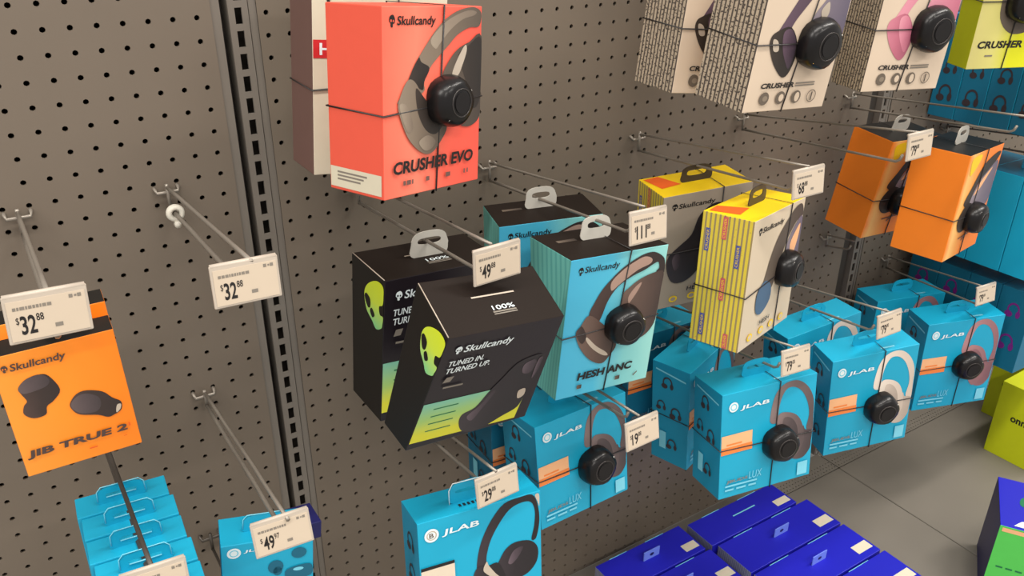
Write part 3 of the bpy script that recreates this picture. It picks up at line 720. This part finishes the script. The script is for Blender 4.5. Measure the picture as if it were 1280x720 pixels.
white_box([0.829, -0.2613, 0.0977, -0.0164, 0.0802, 0.0729, 0.1488, 0.2213, 0.0843], 'white carton with grey patterned side and purple-black headphone, front of its pair', 'dark')
white_box([0.8345, -0.1316, 0.0961, -0.0875, 0.0016, 0.1082, 0.15, 0.2239, 0.0849], 'white carton with patterned side tucked behind its twin', 'dark')
white_box([1.0721, -0.2628, 0.0943, -0.1713, 0.0491, 0.0486, 0.1419, 0.2251, 0.0597], 'white carton with patterned side and pink headphone picture', 'pink')
white_box([1.3453, -0.2701, 0.0954, -0.3808, 0.0364, 0.0028, 0.1661, 0.2244, 0.0459], 'bright lime carton in the top right corner', 'lime')

# ------------------------------------------------------------------ cartons: cyan headphone cartons
def icon_hp(c, f, u, v, r, m=HPK):
    """small printed headphone; r is its half height in metres"""
    a, b, cc, d, n = c.frame(f); ru = r / (b - a).length; rv = r / (d - a).length
    c.ring(f, u, v - rv * .1, ru * .78, rv * .95, .26, m, 'side_icon', math.pi * .80, math.pi * 2.2, 14)
    c.multi(f, [ell(u - ru * .48, v + rv * .55, ru * .5, rv * .42, 12), ell(u + ru * .66, v + rv * .35, ru * .28, rv * .5, 12)], m, 'side_icon_cups')
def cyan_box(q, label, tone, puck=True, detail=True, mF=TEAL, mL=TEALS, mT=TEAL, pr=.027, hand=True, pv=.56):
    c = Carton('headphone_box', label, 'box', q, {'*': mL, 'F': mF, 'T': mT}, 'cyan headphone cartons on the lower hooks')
    A, B = tone
    c.poly('F', [(0.515, 0.361), (0.526, 0.211), (0.57, 0.089), (0.661, 0.025), (0.79, 0.025), (0.906, 0.106), (0.978, 0.238), (0.99, 0.399), (.99, 0.554), (0.921, 0.515), (0.942, 0.383), (0.915, 0.261), (0.855, 0.152), (0.774, 0.087), (0.687, 0.077), (0.632, 0.14), (0.603, 0.248), (0.591, 0.379)], A, 'headphone_print')
    c.poly('F', [(0.874, 0.484), (0.91, 0.523), (.985, 0.546), (.985, 0.656), (0.975, 0.73), (0.901, 0.8), (0.788, 0.781), (0.779, 0.679)], B, 'headphone_print')
    c.poly('F', [(0.598, 0.323), (0.705, 0.309), (0.82, 0.374), (0.887, 0.507), (0.899, 0.649), (0.83, 0.752), (0.742, 0.77), (0.616, 0.56)], A, 'headphone_print')
    c.poly('F', [(.66, .36), (.74, .37), (.81, .46), (.83, .6), (.78, .7), (.72, .66), (.66, .5)], B, 'headphone_print')
    c.rect('F', .006, .385, .328, .50, PEACH, 'feature_label'); c.rect('F', .006, .50, .332, .567, ORP, 'feature_label_band')
    c.rect('F', .06, .47, .22, .485, ORP, 'feature_label_text')
    c.multi('F', [ell(.117, .128, .048, .046, 18)], WPR, 'round_emblem'); c.ring('F', .117, .128, .034, .032, .3, PALE, 'round_emblem_mark', n=14)
    c.text('F', 'JLAB', .185, .132, .49, .178, WPR, .02, .1, 'brand_lettering')
    c.text('F', 'JBUDS', .07, .825, .30, .862, INKG, .02, .1, 'product_lettering'); c.text('F', 'LUX', .31, .79, .45, .862, PALE, .0, .1, 'product_lettering')
    c.multi('F', [[(.06, .872), (.40, .878), (.40, .895), (.06, .889)], [(.06, .91), (.15, .912), (.15, .93), (.06, .928)], [(.18, .912), (.28, .914), (.28, .932), (.18, .93)], [(.31, .914), (.39, .916), (.39, .934), (.31, .932)]], PALE, 'product_small_print')
    c.rect('F', .845, .835, .955, .965, PALE, 'barcode_sticker')
    if detail:
        c.poly('L', [(.1, .06), (.9, .1), (.9, .115), (.1, .075)], PALE, 'side_rule', False)
        icon_hp(c, 'L', .42, .18, .0115)
        icon_hp(c, 'L', .26, .42, .0095); icon_hp(c, 'L', .66, .455, .0115)
        icon_hp(c, 'L', .58, .79, .0105); c.rect('L', .24, .68, .42, .86, PALE, 'side_label')
    c.rect('T', .58, .82, .74, .88, PALE, 'lid_print')
    if puck is not None: c.wrap(.60, pv, pr, -.05, 0, .52, puck=puck, h=.026)
    if hand: c.tab(.048, .026, TEAL, .0, 0, (.7, .22), .56, .0012)
    return c
TA, CRM, ROS = (HPT, HPTD), (HPC, HPCD), (HPR, HPRD)
cyan_box([0.5447, -0.2006, -0.5115, 0.0108, -0.1119, -0.0115, 0.154, 0.1606, 0.0819], 'cyan carton with taupe headphone hanging right below the aqua carton', TA)
cyan_box([0.545, -0.100, -0.545, -0.05, -.03, .0, 0.154, 0.165, 0.0780], 'shaded cyan carton against the pegboard under the black carton', TA, False, True, TEALD, TEALD)  # darker cyan imitates the shade behind the front carton
cyan_box([0.8366, -0.2844, -0.5251, -0.2072, -0.1038, -0.0186, 0.164, 0.175, 0.0722], 'cyan carton with taupe headphone, right above the royal blue boxes', TA)
cyan_box([0.8365, -0.1579, -0.5373, 0.2812, -0.0061, -0.1012, 0.1432, 0.1948, 0.0679], 'cyan carton beneath the yellow cartons showing its icon-printed side', TA, False)
cyan_box([0.8345, -0.062, -0.535, -0.05, 0, 0.0, 0.15, 0.185, 0.068], 'rearmost cyan carton on the hook below the yellow cartons', TA, False, True, TEALD, TEALD)  # shade near the wall is carried by the darker cyan
cyan_box([1.0759, -0.2998, -0.5389, -0.3495, 0.0256, -0.099, 0.1519, 0.1888, 0.0588], 'cyan carton with cream headphone and black puck', CRM)
cyan_box([1.0722, -0.1956, -0.5371, -0.1417, -0.0135, -0.1132, 0.1572, 0.185, 0.0599], 'cyan carton with its lid showing behind the cream headphone carton', CRM, False)
cyan_box([1.4999, -0.2132, -0.6365, -0.3946, 0.0276, -0.0558, 0.1636, 0.204, 0.0682], 'cyan carton with rose pink headphone, rightmost of the lower row', ROS, pr=.029, pv=.505)
cyan_box([1.5080, -0.0850, -0.6440, -0.28, 0, 0, .168, .2, .068], 'cyan carton with its lid showing behind the rose headphone carton', ROS, False)
# front cyan carton with the black on-ear headphone
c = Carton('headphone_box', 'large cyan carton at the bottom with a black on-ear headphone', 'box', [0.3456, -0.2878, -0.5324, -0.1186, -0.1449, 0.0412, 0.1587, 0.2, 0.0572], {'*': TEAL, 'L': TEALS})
c.poly('F', [(0.452, 0.426), (0.463, 0.317), (0.507, 0.208), (0.588, 0.1), (0.691, 0.02), (0.826, .006), (0.927, .012), (0.972, 0.089), (0.985, 0.204), (0.955, 0.318), (0.914, 0.318), (0.939, 0.229), (0.947, 0.128), (0.915, 0.06), (0.836, 0.045), (0.734, 0.07), (0.642, 0.149), (0.571, 0.242), (0.534, 0.335), (0.52, 0.406)], HPK, 'headphone_print')
c.poly('F', [(.95, .02), (.985, .02), (.985, .1), (.972, .07)], HPL, 'headphone_print')
c.poly('F', [(0.631, 0.407), (0.69, 0.337), (0.771, 0.306), (0.897, 0.323), (0.965, 0.387), (0.957, 0.482), (0.879, 0.549), (0.763, 0.566), (0.672, 0.542), (0.584, 0.48)], HPK, 'headphone_print')
c.poly('F', [(.76, .36), (.84, .35), (.8, .41), (.74, .45), (.71, .43)], HPKL, 'headphone_print')
c.poly('F', [(0.418, 0.455), (0.465, 0.401), (0.542, 0.412), (0.631, 0.416), (0.694, 0.548), (0.692, 0.624), (0.55, .66), (0.424, 0.60)], HPK, 'headphone_print')
c.poly('F', [(.5, .43), (.53, .38), (.545, .41), (.60, .48), (.66, .54), (.6, .52), (.53, .47)], HPL, 'headphone_print')
c.multi('F', [ell(.104, .096, .056, .044, 20)], WPR, 'round_emblem'); c.ring('F', .104, .096, .04, .031, .22, HPL, 'round_emblem_mark', n=16)
c.text('F', 'B', .085, .08, .12, .112, HPM, .02, 0, 'round_emblem_letter')
c.text('F', 'JLAB', .183, .077, .479, .125, WPR, .02, .1, 'brand_lettering')
c.rect('F', .006, .297, .27, .318, INK, 'label_header'); c.rect('F', .006, .318, .27, .52, BEIGE, 'feature_label')
c.multi('T', [[(.36 + .035 * k, .70), (.38 + .035 * k, .70), (.38 + .035 * k, .80), (.36 + .035 * k, .80)] for k in range(6)], INK, 'lid_lettering')
for u, v_ in ((.5, .2), (.5, .42), (.5, .62)): icon_hp(c, 'L', u, v_, .013)
c.tab(.052, .028, TEAL, -.004, -.006, (.72, .16), .55, .0012)
tube('tab_rim', [([(-.031, -.0072, .0), (-.031, -.0072, .018), (-.026, -.0072, .0265), (.02, -.0072, .0265)], False)], .0006, WPR, c.root, 5)

# ------------------------------------------------------------------ cartons: earbuds
def jib(q, label, front):
    c = Carton('earbud_box', label, 'box', q, {'*': ORA, 'F': JIBF, 'T': BLACKC}, 'orange earbud cartons on one hook')
    if front:
        c.poly('F', [(0.144, 0.268), (0.223, 0.215), (0.338, 0.205), (0.401, 0.238), (0.454, 0.361), (0.383, 0.434), (0.315, 0.467), (0.289, 0.528), (0.189, 0.533), (0.124, 0.48), (0.144, 0.418), (0.178, 0.385), (0.151, 0.319)], HPBD, 'earbud_print')
        c.poly('F', [(0.144, 0.268), (0.223, 0.215), (0.338, 0.205), (0.394, 0.261), (0.355, 0.309), (0.205, 0.326), (0.153, 0.312)], HPTD, 'earbud_print')
        c.poly('F', [(0.499, 0.493), (0.566, 0.434), (0.654, 0.424), (0.779, 0.467), (0.847, 0.538), (0.912, 0.592), (0.895, 0.659), (0.826, 0.684), (0.771, 0.689), (0.694, 0.649), (0.551, 0.604), (0.5, 0.545)], HPBD, 'earbud_print')
        c.poly('F', [(0.507, 0.495), (0.57, 0.452), (0.647, 0.448), (0.736, 0.499), (0.742, 0.571), (0.686, 0.616), (0.57, 0.6), (0.508, 0.548)], HPTD, 'earbud_print')
        c.poly('F', [(.87, .61), (.905, .61), (.89, .65), (.85, .67)], HPL, 'earbud_print')
        skull_logo(c, 'F', .089, .10, .026, .026, HPBD, ORA)
        c.text('F', 'Skullcandy', .128, .072, .575, .145, HPBD, .02, .15, 'brand_lettering')
        c.text('F', 'JIB TRUE 2', .042, .78, .909, .855, HPBD, .042, .1, 'product_lettering')
        c.multi('F', [[(.55, .90), (.62, .90), (.62, .91), (.55, .91)], [(.925, .78), (.94, .78), (.94, .81), (.925, .81)], [(.86, .88), (.89, .88), (.89, .885), (.86, .885)]], ORED, 'small_print')
    c.tab(.034, .014, BLACKC, .012, .006, (.6, .2), .5)
    return c
jib([-0.0421, -0.2686, -0.2056, -0.0358, 0.0267, -0.0227, 0.093, 0.1206, 0.0287], 'front orange earbud carton with two dark earbuds pictured', True)
jib([-0.0400, -0.2250, -0.1985, -0.0358, 0.0100, -0.0227, 0.093, 0.1206, 0.0287], 'orange earbud carton directly behind the front one', False)
def cyan_buds(q, label, front=False, body=None):
    c = Carton('earbud_box', label, 'box', q, {'*': body or TEAL, 'L': body or TEALS, 'R': body or TEALS}, 'small earbud cartons')
    if body: return c
    c.tab(.048, .0215, TEAL, .0, -.004, (.66, .2), .5, .0012)
    rim = [(-.024, -.0048, .004), (-.0235, -.0048, .016), (-.019, -.0048, .0212), (.019, -.0048, .0212), (.0235, -.0048, .016), (.024, -.0048, .004)]
    tube('tab_rim', [(rim, False)], .0006, PALE, c.root, 5)
    tube('slot_rim', [([(-.015, -.0052, .0078), (.015, -.0052, .0078)], False)], .0007, PALE, c.root, 5)
    if front:
        c.multi('F', [ell(.137, .09, .075, .056, 18)], WPR, 'round_emblem'); c.ring('F', .137, .09, .05, .037, .25, PALE, 'round_emblem_mark', n=14)
        c.text('F', 'JLAB', .24, .07, .52, .105, WPR, .02, .1, 'brand_lettering')
        c.multi('F', [ell(.58, .31, .085, .075, 14), ell(.60, .36, .05, .05, 12)], TEALG, 'earbud_print'); c.multi('F', [ell(.84, .19, .085, .06, 14)], TEALG, 'earbud_print')
        c.poly('F', [(.70, .36), (.96, .33), (.97, .46), (.72, .48)], TEALG, 'case_print'); c.multi('F', [ell(.83, .37, .06, .02, 10)], PALE, 'case_light_print')
        c.text('T', 'EPIC', .38, .78, .55, .92, INKG, .0, .1, 'lid_lettering')
    return c
cyan_buds([0.1114, -0.2428, -0.5021, -0.2129, -0.032, 0.1007, 0.0962, 0.12, 0.0480], 'cyan earbud carton hanging behind the $49.97 tag', True)
cyan_buds([0.140, -0.178, -0.558, 0, 0, .12, 0.096, 0.024, 0.040], 'low navy box peeking out behind the cyan earbud carton', body=NAVYD)
ords = ['rearmost', 'second from the wall', 'middle', 'fourth from the wall', 'frontmost']
for i in range(5):
    cyan_buds([-.0135 + .0012 * (i % 2), -.150 - .038 * i, -.4700 - .0012 * i, -.06, -.02, .02, .092, .12, .037],
              'small cyan earbud carton with slotted tab at bottom left, %s of five' % ords[i])

# ------------------------------------------------------------------ right bay: rows of blue cartons seen from their sides
def side_row(names, y0, dep, gap, x0, wd, ztop, ht, mL, mF, icons, tone, cat_label, grp, slant=0.0, mT=TEALD):
    for i, nm in enumerate(names):
        y = y0 - (dep + gap) * i - dep / 2
        c = Carton('headphone_box', cat_label % nm, 'box', [x0 + wd / 2, y, ztop - slant * i, 0.0, 0.0, 0.02, wd, ht, dep], {'*': mL, 'F': mF, 'T': mT}, grp)
        for (u, v_, r) in icons: icon_hp(c, 'L', u, v_, r, tone)
        c.tab(.045, .026, TEALS, .0, 0, (.66, .26), .56, .0012)
O4 = ['nearest the wall', 'second from the wall', 'third from the wall', 'fourth from the wall', 'fifth from the wall']
side_row(O4, -.004, .0545, .0015, 1.60, .15, -.100, .20, TEALD, TEAL, [(.5, .50, .015), (.5, .76, .017)], HPK,
         'shade-darkened cyan carton of the upper right row, %s', 'cyan cartons in the upper right row')  # row dimmed through its side colour
side_row(O4[:4], -.010, .070, .0015, 1.60, .15, -.375, .195, TEAL, TEAL, [], HPK,
         'plain bright cyan carton of the middle right row, %s', 'cyan cartons in the middle right row')
side_row(O4[:4], -.030, .066, .0012, 1.615, .15, -.600, .175, TEALG, TEALD, [(.5, .26, .016), (.55, .66, .018)], PURP,
         'dark teal carton with purple headphone icons at the right, %s', 'dark teal cartons at the right', mT=TEALG)

# yellow-green boxes standing on the deck
def onn_box(q, label):
    c = Carton('accessory_box', label, 'box', q, {'*': ONN}, 'yellow-green boxes on the base shelf')
    c.text('L', 'onn.', .30, .40, .62, .47, INK, .03, 0, 'brand_lettering')
    c.rect('L', .88, .01, .895, .99, LIMES, 'seam_line')
    return c
onn_box([1.905, -.262, DZ + .192, 0.02, 0, 0, .19, .192, .125], 'front yellow-green box standing on the base shelf at the right edge')
onn_box([2.051, -.158, DZ + .174, 0.0, 0, 0, .19, .174, .104], 'yellow-green box standing farther back, half hidden by the front one')

# blue and green box
gy = -math.radians(58.5)
zt = -.925; hh = zt - DZ; wd, dp = .16, .155
# top rear-left corner sits at (1.4846,-.3816): local (-wd/2, dp/2)
cx = 1.4846 - (math.cos(gy) * (-wd / 2) - math.sin(gy) * (dp / 2)); cy = -.3816 - (math.sin(gy) * (-wd / 2) + math.cos(gy) * (dp / 2))
c = Carton('accessory_box', 'blue carton with a bright green front standing askew at the lower right', 'box', [cx, cy, zt, gy, 0, 0, wd, hh, dp], {'*': NAVYD, 'T': NAVY, 'F': GREEN})
c.poly('T', [(.24, .36), (.34, .3), (.38, .42), (.3, .54), (.22, .5)], DGREEN, 'leaf_print'); c.rect('T', .36, .02, .52, .3, WPR, 'lid_label')
c.poly('T', [(.14, .95), (.22, .84), (.3, .80), (.4, .86), (.46, .96)], WPR, 'lid_emblem', False)
c.rect('F', .03, .02, .7, .07, PEACH, 'front_band'); c.multi('F', [[(.08 + .1 * k, .52), (.15 + .1 * k, .52), (.15 + .1 * k, .54), (.08 + .1 * k, .54)] for k in range(3)], DGREEN, 'front_small_print')
c.poly('F', [(.55, .5), (.9, .4), (.95, .8), (.5, .8)], HPC, 'front_picture')

# royal blue boxes lying on the deck
def blue_box(x0, x1, y0, y1, ztop, label, yaw=0.0, tab=True):
    c = Carton('speaker_box', label, 'box', [(x0 + x1) / 2, (y0 + y1) / 2, ztop, yaw, 0, 0, x1 - x0, ztop - DZ, y1 - y0], {'*': NAVY, 'L': NAVYS}, 'royal blue boxes on the base shelf')
    c.rect('T', .82, .60, .98, .84, OFFW, 'corner_sticker'); c.multi('T', [[(.85, .66), (.95, .66), (.95, .76), (.85, .76)]], BEIGE, 'sticker_print')
    for a, b in ((.16, .36), (.58, .80)): tube('pale_edge', [([c.P('T', a, .005, .0004), c.P('T', b, .005, .0004)], False)], .0007, PALE, c.root, 5)  # short pale lines along the back edge of the top
    if tab:
        v, f = box_data(-.019, .019, -.0008, .0008, -.001, .020); mesh_obj('hang_tab', v, f, PERI, c.root)
        V = [(.005 * math.cos(t), -.0012, .010 + .0035 * math.sin(t)) for t in (k * math.pi / 6 for k in range(12))]
        mesh_obj('tab_hole', V, [tuple(range(12))], NAVYD, c.root)
    else: c.rect('T', .40, .42, .66, .46, PALE, 'tab_slit')
    return c
zt = -1.02
blue_box(.952, 1.190, -.150, -.080, zt, 'royal blue box at the back of the right file, without a raised tab', tab=False)
blue_box(.962, 1.215, -.240, -.155, zt, 'royal blue box second in the right file, tab raised')
blue_box(.964, 1.217, -.330, -.245, zt, 'royal blue box third in the right file, tab raised')
blue_box(.970, 1.222, -.420, -.335, zt, 'royal blue box nearest the front in the right file')
blue_box(.728, .936, -.148, -.072, zt, 'royal blue box at the back of the left file, tab raised')
blue_box(.732, .942, -.238, -.153, zt, 'royal blue box nearer the front in the left file')
